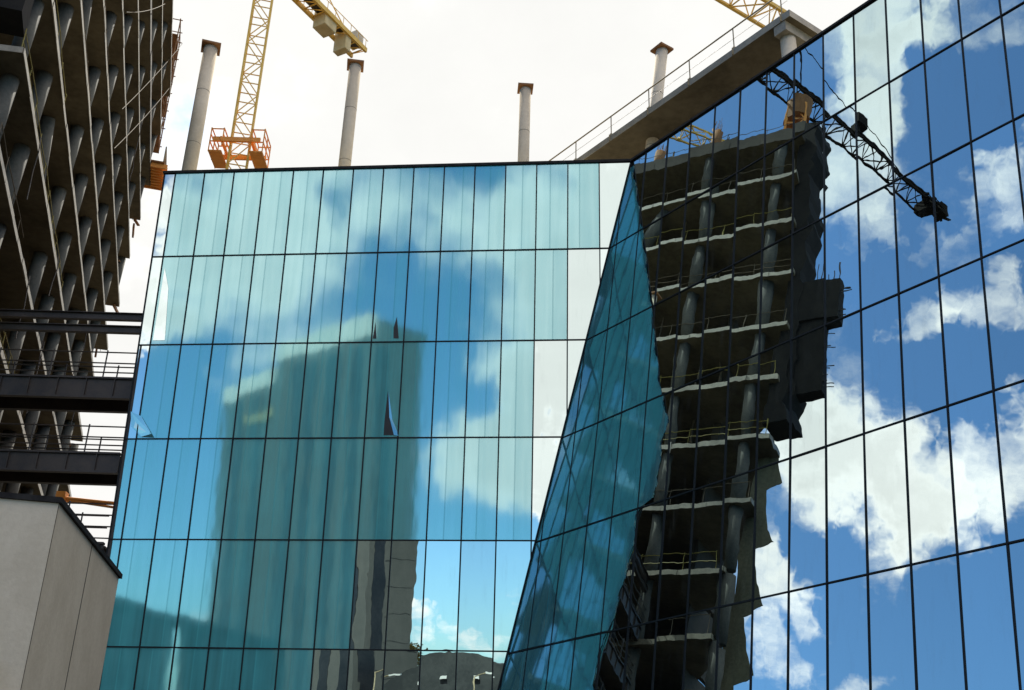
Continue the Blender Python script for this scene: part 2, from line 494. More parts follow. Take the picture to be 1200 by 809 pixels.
# the dark body behind the glass (set back 0.25 m), closed all round
def body():
    b = MB()
    n = -0.25
    def fold_at(m_):              # fold point of the set-back planes
        return P0 + FD*(m_/FB[1]) + (NB+NR).normalized()*n*1.35
    bot = -27.6
    tl, tr, tf = PB(BW-0.25, -0.12, n), PR(RW, -0.12, n), fold_at(-0.12)
    bl, br_, bf = PB(BW-0.25, bot, n), PR(RW, bot, n), fold_at(bot)
    back = V((3.0, 22.0, 0)); side = V((13.5, 10, 0))
    T = [tl, tf, tr, tr+side, tf+back+V((6, 4, 0)), tl+back]
    Bm = [bl, bf, br_, br_+side, bf+back+V((6, 4, 0)), bl+back]
    for q in T: q.z = P0.z-0.12
    for q in Bm: q.z = 0.02
    i = len(b.v); b.v += T+Bm; k = len(T)
    b.f.append(tuple(range(i, i+k))); b.f.append(tuple(range(i+2*k-1, i+k-1, -1)))
    for a in range(k):
        c = (a+1) % k
        b.f.append((i+a, i+c, i+k+c, i+k+a))
    return b
body().build('body', dark_core, gb)

# --- frames
def frame_back():
    f = MB()
    wd, dp, back = 0.046, 0.030, -0.12
    for r in range(NROW):
        m1, m0 = -r*RH*0.9955, -(r+1)*RH*0.9955
        k = 0
        while 0.04+CW*k < BW-0.2:
            h = 0.04+CW*k; k += 1
            top, bot_ = m1, m0
            if h < fold_b(m0):      # never reaches the fold in this row
                if h < fold_b(m1): continue
                bot_ = h*FB[1]/FB[0]
            if h < fold_b(m1): continue
            if top-bot_ < 0.15: continue
            a, b = PB(h-wd/2, bot_, back), PB(h-wd/2, top, back)
            f.prism([a, a+HB*wd, b+HB*wd, b], NB*(dp-back))
        a = PB(fold_b(m1)+0.02, m1-wd/2-0.004, back)
        if r: f.prism([a, PB(BW, m1-wd/2-0.004, back), PB(BW, m1+wd/2-0.004, back), a+MBK*wd], NB*(dp-back+0.004))
    a = PB(fold_b(ZB), ZB*0.9955-wd, back)
    f.prism([a, PB(BW, ZB*0.9955-wd, back), PB(BW, ZB*0.9955, back), a+MBK*wd], NB*(dp-back+0.004))
    # corner post at the left end
    a, b = PB(BW-0.035, ZB, back), PB(BW-0.035, -0.02, back)
    f.prism([a, a+HB*0.06, b+HB*0.06, b], NB*(dp-back-0.01))
    return f
def frame_right():
    f = MB()
    wd, dp, back = 0.038, 0.030, -0.12
    rh = RH*1.006
    for r in range(NROW):
        m1, m0 = -r*rh, -(r+1)*rh
        for k in range(-8, 20):
            h = -0.857-CW*k
            if h < RW or h > fold_r(m0): continue
            top, bot_ = m1, m0
            if h > fold_r(m1): top = h*FR[1]/FR[0]
            if top-bot_ < 0.15: continue
            a, b = PR(h-wd/2, bot_, back), PR(h-wd/2, top, back)
            f.prism([a, a+HR*wd, b+HR*wd, b], NR*(dp-back))
        if r:
            a, b = PR(fold_r(m1)-0.02, m1-wd/2-0.004, back), PR(RW, m1-wd/2-0.004, back)
            f.prism([a, b, b+MR*wd, a+MR*wd], NR*(dp-back+0.004))
    a, b = PR(fold_r(-6*rh), -6*rh-wd, back), PR(RW, -6*rh-wd, back)
    f.prism([a, b, b+MR*wd, a+MR*wd], NR*(dp-back+0.004))
    return f
cw_back = frame_back().build('curtain_wall', frame_m, gb)
cw_right = frame_right().build('curtain_wall', frame_m, gb)
# fold trim: a dark bead along the fold line
tr = MB(); d_ = (NB+NR).normalized()
tr.bar(P0+d_*0.05+FD*0.1, P0+FD*24.0+d_*0.05, 0.045, 0.045, d_)
tr.build('fold_trim', frame_m, gb)

# --- panes
CLEAR_K = [0, 1, 2, 2, 7, 8]      # on the back front the panes up to this column carry no film
rnd = random.Random(11)
def pane(P, poly, H, M, N, tilt):
    """solid pane 24 mm thick, set a hair out of true like real glazing"""
    cx_ = sum(p[0] for p in poly)/len(poly); cy_ = sum(p[1] for p in poly)/len(poly)
    a, b = rnd.gauss(0, tilt), rnd.gauss(0, tilt)
    pts = [P(x, y, (x-cx_)*a + (y-cy_)*b) for x, y in poly]
    return MB().prism(pts, N*-0.024, [(x, y) for x, y in poly])
def strip_cols(): 
    ks = []
    k = -1
    while 0.04+CW*k < BW-0.2:
        ks.append((k, 0.04+CW*k, min(0.04+CW*(k+1), BW))); k += 1
    return ks
for r in range(NROW):
    m1, m0 = -r*RH*0.9955, -(r+1)*RH*0.9955
    for k, h0, h1 in strip_cols():
        poly = clip([(h0, m0), (h1, m0), (h1, m1), (h0, m1)], lambda p: p[0]-fold_b(p[1])-0.03)
        if len(poly) < 3 or area(poly) < 0.02: continue
        narrow = h1 > BW-0.01
        clear = k <= CLEAR_K[r] or (narrow and r < 3)
        pane(PB, poly, HB, MBK, NB, 0.0016).build('glass_pane' if clear else 'film_covered_pane', glass if clear else film, cw_back)
for r in range(NROW):
    rh = RH*1.006
    m1, m0 = -r*rh, -(r+1)*rh
    for k in range(-8, 20):
        h1 = -0.857-CW*k; h0 = h1-CW
        if h1 < RW+0.01: continue
        poly = clip([(h0, m0), (h1, m0), (h1, m1), (h0, m1)], lambda p: fold_r(p[1])-0.03-p[0])
        if len(poly) < 3 or area(poly) < 0.02: continue
        pane(PR, poly, HR, MR, NR, 0.0020).build('glass_pane', glass, cw_right)
# --- the film left on the right front beside the fold, one ragged sheet per row
EDGE = [(-0.03, 0.0), (-0.06, -0.12), (-1.03, -3.83), (-1.45, -5.6), (-1.91, -7.58), (-2.06, -8.42), (-2.79, -11.4), (-3.16, -12.41),
        (-3.02, -13.21), (-2.91, -14.71), (-2.71, -15.1), (-2.04, -15.43), (-2.01, -16.53), (-1.66, -17.7), (-1.30, -18.9),
        (-0.77, -19.9), (-0.75, -21.5), (-0.7, -23.2)]
def edge_at(m_):
    for (xa, ya), (xb, yb) in zip(EDGE, EDGE[1:]):
        if yb <= m_ <= ya:
            return xa+(xb-xa)*(ya-m_)/(ya-yb)
    return EDGE[-1][0]
for r in range(NROW):
    rh = RH*1.006
    m1, m0 = -r*rh-0.04, -(r+1)*rh+0.04
    if r == 0: m1 = -0.3
    n = 22
    ys = [m1+(m0-m1)*i/n for i in range(n+1)]
    left = [(fold_r(y)-0.05, y) for y in ys]
    right = [(edge_at(y)+0.05*math.sin(y*5.1)+rnd.uniform(-0.04, 0.04), y) for y in ys]
    b = MB()
    for i in range(n):
        q = [left[i], right[i], right[i+1], left[i+1]]
        i0 = len(b.v)
        b.v += [PR(x, y, 0.014) for x, y in q]
        for kk, qq in enumerate(q): b.uv[i0+kk] = (qq[0]*1.0, qq[1])
        b.f.append((i0, i0+1, i0+2, i0+3))
    o = b.build('protective_film', film2, cw_right)
    md = o.modifiers.new('thick', 'SOLIDIFY'); md.thickness = 0.003

# --- peeled places on the back front: bare glass slivers and curled flaps
def sheet(pts, P, name, m_, parent, thick=0.003):
    b = MB()
    b.prism([P(*p) for p in pts], NB*thick, [(p[0], p[1]) for p in pts])
    return b.build(name, m_, parent)
PEEL = [   # bare glass; first three have the dark reflection in their colour, in metres on the front
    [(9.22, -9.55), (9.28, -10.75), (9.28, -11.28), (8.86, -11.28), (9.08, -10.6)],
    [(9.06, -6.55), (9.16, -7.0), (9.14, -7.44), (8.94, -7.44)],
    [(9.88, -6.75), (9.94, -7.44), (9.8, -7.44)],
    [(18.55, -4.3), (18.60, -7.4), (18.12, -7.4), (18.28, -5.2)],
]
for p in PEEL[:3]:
    sheet([(x, y, 0.010) for x, y in p], PB, 'bare_glass', tower_dark, cw_back)  # near-black glazing colour stands in for a dark reflection
for p in PEEL[3:]:
    sheet([(x, y, 0.010) for x, y in p], PB, 'bare_glass', glass, cw_back)
FLAPS = [
    [(9.20, -9.6, 0.012), (9.10, -10.6, 0.03), (8.88, -11.30, 0.06), (8.70, -11.31, 0.02), (8.98, -10.7, 0.012)],
    [(19.05, -10.3, 0.02), (18.6, -10.5, 0.04), (18.1, -11.2, 0.06), (18.0, -11.33, 0.03), (18.5, -11.3, 0.02), (18.95, -10.9, 0.012)],
]
for p in FLAPS:
    sheet(p, PB, 'peeling_film', film2, cw_back)

# --- parapet coping, roof
cp = MB()
a, b = PB(-0.03, 0.0, -0.30), PB(BW+0.05, 0.0, -0.30)
cp.prism([a, b, PB(BW+0.05, 0.0, 0.07), PB(-0.03, 0.0, 0.07)], MBK*0.11)
cp.prism([PR(0.03, 0.004, -0.30), PR(RW, 0.004, -0.30), PR(RW, 0.004, 0.07), PR(0.03, 0.004, 0.07)], MR*0.11)
cp.build('parapet_coping', coping_m, gb)
# left return wall
lw = MB()
e1, e0 = PB(BW+0.02, -0.1, -0.02), PB(BW+0.02, -27.0, -0.02); e0.z = 0.02
inn = V((3.0, 22.0, 0))
lw.prism([e1, e0, e0+inn, e1+inn], V((0.16, -0.02, 0)))
lw.build('return_wall', steel_dark, gb)
b = MB(); zr = P0.z-0.115
rp = [PB(BW-0.4, -0.1, -0.4), P0+(NB+NR).normalized()*-0.5, PR(RW+0.2, -0.1, -0.4)]
rp += [rp[2]+V((13.2, 9.7, 0)), rp[1]+V((8.8, 25.6, 0)), rp[0]+V((2.9, 21.6, 0))]
for q in rp: q.z = zr
b.prism(rp, (0, 0, 0.012)); b.build('roof_bounce_deck', roofing, gb)  # unseen pale deck, added to bounce warm light up under the slab
# --- roof columns with forms on their heads
def roof_column(p, q, r, turn=0.5):
    c = MB().tube(p, q, r, r, 20).build('roof_column', roofcol_conc, gb, smooth=True)
    q = V(q); s = r*1.38
    cs, sn = math.cos(turn), math.sin(turn)
    ax, ay = V((cs, sn, 0))*s, V((-sn, cs, 0))*s
    MB().box(q-ax-ay, ax*2, ay*2, V((0, 0, 0.10))).build('cap_plate', plywood, c)
    j = MB()
    for k in (0.36, 0.70):
        z = V(p)+(q-V(p))*k
        j.tube(z, z+(q-V(p)).normalized()*0.02, r*1.012, n=20)
    j.build('pour_joint', joint, c)
ZR = P0.z-0.12
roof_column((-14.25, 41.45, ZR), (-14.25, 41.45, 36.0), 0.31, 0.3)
roof_column((-7.71, 42.41, ZR), (-7.71, 42.41, 36.0), 0.28, 0.15)
roof_column((0.27, 43.74, ZR), (0.27, 43.74, 36.0), 0.265, 0.05)
roof_column((5.44, 40.6, ZR), (6.40, 40.69, 36.0), 0.27, 0.6)
# --- upper slab standing behind the right front
HRh = V((HR.x, HR.y, 0)).normalized(); NRh = V((HRh.y, -HRh.x, 0))
if NRh.x < 0: NRh *= -1                               # into the building
S0 = V((9.92, 32.62, 31.0))
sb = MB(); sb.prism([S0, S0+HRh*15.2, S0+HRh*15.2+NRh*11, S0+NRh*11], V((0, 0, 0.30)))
slab = sb.build('roof_slab', soffit, gb)
bm_ = MB(); q = S0+HRh*0.25+V((0, 0, -0.42))
bm_.prism([q-NRh*-0.03, q+NRh*10.5, q+NRh*10.5+HRh*0.55, q+NRh*0.03+HRh*0.55], V((0, 0, 0.417)))
bm_.build('edge_beam', edge_conc, gb)
ed = MB(); q = S0-NRh*0.012-HRh*0.012
ed.prism([q, q+HRh*15.22, q+HRh*15.22+V((0, 0, 0.304)), q+V((0, 0, 0.304))], NRh*0.010)
ed.prism([q, q+NRh*11, q+NRh*11+V((0, 0, 0.304)), q+V((0, 0, 0.304))], HRh*0.010)
ed.build('slab_edge', edge_conc, gb)
c1 = S0+HRh*0.6+NRh*0.55
MB().tube((c1.x, c1.y, ZR), (c1.x, c1.y, 30.58), 0.29, n=20).build('roof_column', roofcol_conc, gb, smooth=True)
# edge rail
rl = MB(); top = V((0, 0, 1.38))
p, q = S0+NRh*0.08+HRh*0.1, S0+NRh*0.08+HRh*17.2
rl.tube(p+top, q+top, 0.032, n=8)
rl.tube(p+top*0.62, S0+NRh*0.08+HRh*15.2+top*0.62, 0.009, n=6)
for k in range(7):
    s = p+HRh*(0.3+2.42*k)
    if 0.3+2.42*k > 15.1: continue
    rl.tube(s+V((0, 0, 0.30)), s+top, 0.024, n=8)
    rl.bar(s+V((0, 0, 0.305)), s+V((0, 0, 0.42)), 0.12)
    rl.bar(s-NRh*0.10+V((0, 0, 0.02)), s-NRh*0.10+V((0, 0, 0.34)), 0.06)
rl.build('guard_rail', rail_m, gb)
# small clutter along the back parapet
cl = MB()
a = PB(6.5, 0.12, -0.5)
cl.tube(a, PB(15.5, 0.55, -2.2), 0.035, n=6)
cl.tube(PB(9, 0.2, -1.0), PB(13.8, 0.2, -1.2), 0.03, n=6)
cl.bar(PB(2.85, 0.0, -1.6), PB(2.85, 0.45, -1.6), 0.30)
cl.bar(PB(2.5, 0.5, -1.6), PB(3.2, 0.5, -1.6), 0.30, 0.10)
cl.build('edge_pipe', rail_m, gb)

# ------------------------------------------------------------------ concrete frame building on the left
Q = V((-19.0, 34.5, 0)); HL = V((-0.26597, 0.96398, 0)); NL = V((0.96398, 0.26597, 0))
def PL(h, n, z): return Q + HL*h + NL*n + V((0, 0, z))
lb = thing('concrete_frame_building', 'tall unfinished concrete frame building with bare slabs and round columns', 'building', (Q.x-4, Q.y+18, 0))
Z = lambda k: 22.2+3.95*k
def nk(k): return 0.168*k-0.33
rl_ = random.Random(5)
DEP = 8.5
NEAR = {}
FAR = {}
TH = 0.26
for k in range(-5, 11):
    h0 = 0.15*rl_.uniform(-1, 1) + (0.1 if k > 2 else (0.2 if k == 2 else (0.9 if k == 1 else 1.9)))
    if k >= 9: h0 = 19.0+1.5*(k-9)
    h1 = 46.0+rl_.uniform(-1.4, 1.2)
    NEAR[k], FAR[k] = h0, h1
    z = Z(k); n = nk(k)
    b = MB()
    th = TH if k < 8 else (0.55 if k == 8 else TH)
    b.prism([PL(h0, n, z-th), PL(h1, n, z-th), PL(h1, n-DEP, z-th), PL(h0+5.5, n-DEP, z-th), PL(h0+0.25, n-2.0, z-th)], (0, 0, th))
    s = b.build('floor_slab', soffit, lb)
    # pale edge strip with a few knocks, a sub-part of the slab
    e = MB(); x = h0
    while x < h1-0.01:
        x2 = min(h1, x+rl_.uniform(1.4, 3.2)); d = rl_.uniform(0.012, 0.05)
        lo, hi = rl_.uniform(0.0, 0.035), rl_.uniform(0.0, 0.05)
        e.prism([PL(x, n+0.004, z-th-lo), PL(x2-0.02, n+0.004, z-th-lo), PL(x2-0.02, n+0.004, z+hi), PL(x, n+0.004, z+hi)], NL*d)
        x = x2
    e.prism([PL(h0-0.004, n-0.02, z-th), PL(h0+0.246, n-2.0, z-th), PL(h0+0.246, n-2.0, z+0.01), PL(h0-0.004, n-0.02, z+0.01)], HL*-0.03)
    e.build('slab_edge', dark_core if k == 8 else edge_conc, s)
    # columns on this slab carry the next
    if k < 10:
        up_n = nk(k+1)
        for c in range(10):
            h = 1.95+4.86*c
            if c == 2 or h < h0-0.2 or h > min(h1, 46.0)-0.3: continue
            if k == 8 and h < 19.3: continue
            lean = 0.0
            r = 0.35
            if k+1 >= 9 and h < NEAR.get(k+1, 19.2)+0.5: continue
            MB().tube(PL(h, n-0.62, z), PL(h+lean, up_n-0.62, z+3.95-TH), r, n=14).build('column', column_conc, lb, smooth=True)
# inner row of columns, fewer
for k in range(-1, 8):
    for c in (3, 5, 7):
        h = 4.4+4.86*c
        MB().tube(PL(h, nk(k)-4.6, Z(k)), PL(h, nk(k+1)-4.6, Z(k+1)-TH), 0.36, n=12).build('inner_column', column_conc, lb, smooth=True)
# raking columns near the courtyard corner
for k in (2, 4, 6):
    MB().tube(PL(11.6, nk(k)-0.7, Z(k)), PL(10.1, nk(k+1)-0.7, Z(k+1)-TH), 0.46, 0.30, n=14).build('raking_column', column_conc, lb, smooth=True)
# core wall deep inside and closing the back
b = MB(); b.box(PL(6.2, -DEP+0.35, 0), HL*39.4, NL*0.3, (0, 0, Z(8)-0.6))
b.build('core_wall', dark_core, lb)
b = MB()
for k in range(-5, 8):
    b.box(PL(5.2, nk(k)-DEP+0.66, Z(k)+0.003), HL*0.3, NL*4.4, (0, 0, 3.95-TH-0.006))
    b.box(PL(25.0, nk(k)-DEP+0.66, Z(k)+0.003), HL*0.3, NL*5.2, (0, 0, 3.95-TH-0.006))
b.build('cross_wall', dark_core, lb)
# telescopic props left standing between the floors
for k in range(0, 8):
    for i in range(4):
        h = rl_.uniform(3, 42); n = rl_.uniform(1.0, 4.5)
        b = MB().tube(PL(h, nk(k)-n, Z(k)), PL(h+rl_.uniform(-.1, .1), nk(k+1)-n, Z(k+1)-TH-0.002), 0.05, n=6)
        b.build('floor_prop', rope_m, lb)
for i in range(9):
    k = rl_.randint(1, 7); h = rl_.uniform(6, 36); b = MB()
    p = PL(h, nk(k)+0.1, Z(k)+0.1); pts = [p+V((0, 0, -0.8*j+0.0))+HL*rl_.uniform(-.15, .15)*min(j, 1)+NL*rl_.uniform(0.0, .12) for j in range(rl_.randint(4, 8))]
    for a_, c_ in zip(pts, pts[1:]): b.tube(a_, c_, 0.025, n=5)
    b.build('hanging_cable', steel_dark, lb)
# rails on every floor
for k in range(-2, 9):
    b = MB(); n = nk(k)-0.16; z = Z(k)
    h0, h1 = NEAR[k]+0.3, 16.5+rl_.uniform(-3, 6)
    if k in (1, 3): h1 = 10
    for dz in ((0.55, 1.05) if k in (0, 2, 5) else (1.05,)):
        x = h0
        while x < h1:
            x2 = min(h1, x+2.4)
            b.tube(PL(x, n+rl_.uniform(-.05, .05), z+dz+rl_.uniform(-.05, .05)), PL(x2, n+rl_.uniform(-.05, .05), z+dz+rl_.uniform(-.05, .05)), 0.022, n=6)
            x = x2
    x = h0
    while x < h1:
        b.tube(PL(x, n, z), PL(x, n, z+1.15), 0.02, n=6); x += 2.4
    b.build('guard_rail', rail_y if k in (0, 2, 3, 6) else rope_m, lb)
# roof of the low part: kerb, column starters with shuttering, rails
b = MB()
b.box(PL(NEAR[8]+0.02, nk(8)-0.4, Z(8)+0.012), HL*18, NL*0.35, (0, 0, 0.5))
b.build('roof_kerb', dark_core, lb)
for h, n, ht in ((6.8, -0.9, 2.6), (1.9, -1.2, 1.0), (11.7, -0.9, 2.2), (16.0, -0.9, 1.5)):
    MB().tube(PL(h, nk(8)+n, Z(8)), PL(h, nk(8)+n, Z(8)+ht), 0.36, n=14).build('column_starter', plywood, lb, smooth=True)
b = MB()
for h, n, ht in ((6.8, -0.9, 2.6), (11.7, -0.9, 2.2), (16.0, -0.9, 1.5)):
    for a in range(8):
        an = a*math.pi/4
        p = PL(h+0.28*math.cos(an), nk(8)+n+0.28*math.sin(an), Z(8)+ht)
        b.tube(p, p+V((rl_.uniform(-.06, .06), rl_.uniform(-.06, .06), rl_.uniform(0.7, 1.2))), 0.018, n=5)
b.build('starter_bar', plywood, lb)
# ragged far end: timber shuttering, edge boards, stubs of rebar
for k in range(0, 11):
    for i in range(5):
        z = Z(k)-rl_.uniform(0.0, 1.2); n = nk(k)-rl_.uniform(0, 5)
        L_ = rl_.uniform(0.3, 1.7)
        b = MB().bar(PL(FAR[k]-0.6, n, z), PL(FAR[k]+L_, n+rl_.uniform(-.3, .3), z+rl_.uniform(-.3, .3)), rl_.uniform(0.05, 0.22), rl_.uniform(0.05, 0.4))
        b.build('formwork_board', plywood, lb)
b = MB()
for k in range(0, 11):
    for i in range(12):
        p = PL(FAR[k]-0.1, nk(k)-rl_.uniform(0, 4), Z(k)-0.1)
        b.tube(p, p+HL*rl_.uniform(0.3, 0.9)+V((0, 0, rl_.uniform(-0.1, 0.5))), 0.02, n=5)
b.build('starter_bar', steel_dark, lb)
# scaffold tower up the top of the far end
b = MB()
for h in (45.5, 47.2, 48.6):
    for n in (0.1, 1.0):
        b.tube(PL(h, n, 58), PL(h, n, 70), 0.05, n=6)
z = 58.5
while z < 70:
    for n in (0.1, 1.0): b.tube(PL(45.3, n, z), PL(48.8, n, z+rl_.uniform(-.05, .05)), 0.045, n=6)
    for h in (45.5, 47.2, 48.6): b.tube(PL(h, 0.0, z), PL(h, 1.2, z), 0.045, n=6)
    z += 1.9
b.build('scaffold_frame', plywood, lb)
for z in (57.9, 61.7, 65.5, 68.0):
    b = MB()
    b.box(PL(45.2, 0.1, z), HL*3.6, NL*0.95, (0, 0, 0.07))
    b.box(PL(45.2, 0.3, z+0.07), HL*rl_.uniform(1.5, 3.4), NL*0.05, (0, 0, rl_.uniform(0.6, 2.2)))
    b.build('scaffold_deck', plywood, lb)

# black site netting hung on the near end: two hanging boxes and a strip
nt = thing('netted_platform', 'black netted working platform jutting from the frame building end', 'platform', PL(-1.6, -3, 32))
b = MB()
b.prism([PL(-2.95, nk(4)-0.6, 38.2), PL(NEAR[4]+0.5, nk(4)-0.6, 38.0), PL(NEAR[4]+0.5, nk(4)-0.6, 41.1), PL(-2.9, nk(4)-0.6, 41.1)], NL*-0.9)
b.build('upper_net', netting, nt)
b = MB()
b.prism([PL(-2.1, nk(3)-0.6, 33.2), PL(NEAR[3]+0.5, nk(3)-0.6, 33.0), PL(NEAR[3]+0.5, nk(3)-0.6, 38.1), PL(-2.0, nk(3)-0.6, 38.3)], NL*-0.9)
b.build('lower_net', netting, nt)
b = MB()
for i in range(16):
    z = rl_.uniform(33.5, 40.8); n = nk(4)-rl_.uniform(0.2, 1.9)
    b.tube(PL(-1.8, nk(4)-0.9, z), PL((-2.5 if z < 38.2 else -3.1)-rl_.uniform(0, 0.5), nk(4)-0.9-rl_.uniform(-.3, .3), z+rl_.uniform(-.1, .1)), 0.03, n=5)
for i in range(6):
    n = nk(4)-1.0; h = -2.7+0.3*i
    b.tube(PL(h, n, 40.8), PL(h, n, 41.7+rl_.uniform(0, 1.2)), 0.03, n=5)
b.build('net_pole', steel_dark, nt)
# strip of netting up the near end
b = MB(); pts = []
z = 31.2
edge_l = []
while z < 55.3:
    edge_l.append((rl_.uniform(-0.55, -0.15), z)); z += 0.6
poly = [PL(0.7, nk(6)-0.9, 55.4), PL(0.7, nk(6)-0.9, 31.0)] + [PL(h-0.12, nk(6)-0.9, zz_) for h, zz_ in edge_l]
b.prism(poly, NL*-1.9)
b.build('end_net', netting, nt)

# added olive sawtooth strip, stands in for the mirrored slab ends
tp = MB(); le, re = [], []
for i in range(5):
    zt = 31.5-3.75*i; ho = 0.16*i
    wv = rl_.uniform(-0.1, 0.1)
    le += [(1.75+ho+wv, zt), (1.65+ho, zt-1.3), (1.70+ho-wv, zt-2.6)]
    re += [(0.75+ho+wv, zt-0.05), (0.45+ho, zt-1.5+wv), (0.25+ho-wv, zt-2.6), (-0.12+ho, zt-3.4), (0.35+ho, zt-3.62)]
for a_, b_ in ((0, 5),):
    strip = le[a_*3:b_*3]+[(2.0, 12.8)]+[(1.5, 12.6)]+list(reversed(re))
    tp.prism([PL(h, -1.9, z_) for h, z_ in strip], NL*-0.06)
tag(tp.build('slab_end_standin', slab_end_standin, base=PL(1, -2.3, 12)), 'ragged olive strip added to stand in for slab ends at the lower corner of the frame building', 'slab_end_standin')

# loading tray at the far end of the frame building
ft = thing('loading_tray', 'rust red ribbed loading tray jutting from the far end of the frame building', 'platform', PL(46, 1, 54))
b = MB(); b.box(PL(43.6, -0.5, 53.75), HL*4.0, NL*2.6, (0, 0, 0.12)); b.build('tray_floor', plywood, ft)
b = MB()
for i in range(9): b.box(PL(43.8+0.42*i, -0.55, 53.35), HL*0.14, NL*2.9, (0, 0, 0.395))
b.build('tray_rib', orange, ft)
b = MB()
for h in (43.6, 47.5): b.tube(PL(h, 2.0, 53.87), PL(h, 2.0, 55.3), 0.05, n=6)
b.tube(PL(43.6, 2.0, 55.3), PL(47.5, 2.0, 55.3), 0.05, n=6); b.tube(PL(43.6, 2.0, 54.6), PL(47.5, 2.0, 54.6), 0.05, n=6)
b.build('tray_rail', rail_m, ft)

# slack ropes strung along the frame building's front
for i, (ha, za, hb_, zb, lab) in enumerate((
        (21.7, 40.2, 44.1, 61.6, 'lowest long slack rope strung across the slab edges of the frame building'),
        (21.5, 42.9, 47.5, 69.0, 'middle slack rope strung across the slab edges of the frame building'),
        (15.2, 45.0, 29.0, 57.6, 'highest slack rope near the top of the picture on the frame building'))):
    b = MB(); pa, pb = PL(ha, 1.05, za), PL(hb_, 1.35, zb); N = 14; pts = []
    for s in range(N+1):
        t = s/N; pts.append(pa.lerp(pb, t)-V((0, 0, 0.25*4*t*(1-t))))
    for s in range(N): b.tube(pts[s], pts[s+1], 0.022, n=5)
    tag(b.build('safety_rope', rope_m, base=pa), lab, 'rope', 'slack ropes on the frame building')

# ------------------------------------------------------------------ steel bridges between the two buildings
def face_x(y, z):                   # where the frame building's front stands at this y
    k = (z-22.2)/3.95
    h = (y-Q.y-NL.y*nk(k))/HL.y
    return Q.x+HL.x*h+NL.x*nk(k)
XR = -14.62
def bridge(name, label, z0, z1, rails, y0=40.6, wide=1.5, cut=0.0):
    t = thing(name, label, 'footbridge', ((face_x(y0, z1)+XR)/2, y0+wide/2, z0), 'steel bridges between the buildings')
    xl = face_x(y0, z1)-0.4
    b = MB()
    for y in (y0, y0+wide-0.1):
        ht = z1-z0
        b.box((xl, y, z0), (XR-xl, 0, 0), (0, 0.03, 0), (0, 0, ht))
        b.box((xl, y-0.09, z1-0.07), (XR-xl, 0, 0), (0, 0.21, 0), (0, 0, 0.075))
        b.box((xl, y-0.09, z0-0.01), (XR-xl, 0, 0), (0, 0.21, 0), (0, 0, 0.075))
    x = xl+0.7
    while x < XR-0.15:
        b.box((x, y0-0.075, z0+0.06), (0.03, 0, 0), (0, 0.08, 0), (0, 0, z1-z0-0.12)); x += 1.1
    b.build('girder', steel_dark, t)
    b = MB(); b.box((xl, y0+0.14, z1-0.15), (XR-xl, 0, 0), (0, wide-0.38, 0), (0, 0, 0.07)); b.build('deck', steel_dark, t)
    if rails:
        b = MB()
        for y in (y0, y0+wide-0.08):
            for dz in rails: b.tube((xl, y, z1+dz), (XR, y, z1+dz), 0.028, n=6)
            x = xl+1.5
            while x < XR-0.2:
                b.tube((x, y, z1), (x, y, z1+rails[0]+0.08), 0.03, n=6); x += 2.1
        b.build('guard_rail', steel_dark, t)
    return t
t = thing('twin_beam', 'pair of thin dark steel beams spanning above the footbridges', 'beam', (-17.5, 41, 21.1), 'steel bridges between the buildings')
for z in (21.05, 21.62):
    b = MB(); xl = face_x(40.7, z)-0.4
    b.box((xl, 40.7, z), (XR-xl, 0, 0), (0, 0.2, 0), (0, 0, 0.24))
    b.box((xl, 40.6, z+0.236), (XR-xl, 0, 0), (0, 0.4, 0), (0, 0, 0.03))
    b.build('beam', steel_dark, t)
bridge('footbridge', 'upper dark steel footbridge with three thin rails', 18.16, 19.03, (1.08, 0.62, 0.22))
bridge('footbridge', 'middle dark steel footbridge above the beige concrete block', 15.15, 15.95, (1.05, 0.62, 0.30))
bridge('footbridge', 'lowest dark steel footbridge half hidden by the beige concrete block', 11.7, 12.5, (1.45, 1.0, 0.55))
pr_ = MB()
pr_.tube((-23.5, 58.0, 20.9), (-17.5, 57.6, 19.7), 0.09, n=8)
tag(pr_.build('steel_prop', orange, base=(-20.5, 58, 20)), 'slanting orange steel prop seen under the middle footbridge', 'prop', 'orange props in the gap')
pr_ = MB()
pr_.tube((-23.8, 58.6, 19.7), (-17.5, 58.2, 19.1), 0.10, n=8); pr_.tube((-23.8, 58.6, 19.6), (-17.5, 58.2, 18.75), 0.07, n=8)
pr_.bar((-23.8, 58.6, 19.2), (-23.8, 58.6, 20.0), 0.5)
tag(pr_.build('steel_prop', orange, base=(-20.5, 58.4, 19)), 'forked orange steel prop level with the top of the beige block', 'prop', 'orange props in the gap')

# ------------------------------------------------------------------ beige precast block, lower left
K = V((-6.8, 16.67, 0)); DL, DR = V((-0.98, -0.20, 0)).normalized(), V((-0.105, 0.9945, 0)).normalized()
pb = thing('precast_block', 'beige precast concrete block with a dark metal coping in the lower left', 'wall', K+DL*3+DR*2.35)
PBH = 6.66
b = MB(); b.prism([K, K+DL*7, K+DL*7+DR*4.72, K+DR*4.72], (0, 0, PBH)); b.build('block_wall', precast, pb)
b = MB(); o_ = DL*-0.05+DR*-0.05
b.prism([K+o_+V((0, 0, PBH+0.002)), K+DL*7.05-DR*0.05+V((0, 0, PBH+0.002)), K+DL*7.05+DR*4.77+V((0, 0, PBH+0.002)), K-DL*0.05+DR*4.77+V((0, 0, PBH+0.002))], (0, 0, 0.085))
b.build('coping', coping_m, pb)
b = MB()
b.box(K-DL*0.004+DR*2.35, DR*0.035, DL*0.006, (0, 0, PBH-0.01))
b.box(K-DL*0.004+DR*0.012, DR*0.02, DL*0.006, (0, 0, PBH-0.01))
b.build('panel_joint', joint, pb)
b = MB(); b.box(K+DL*0.4-DR*0.55, DL*5, DR*0.54, (0, 0, 4.35)); b.build('ledge', concrete, pb)

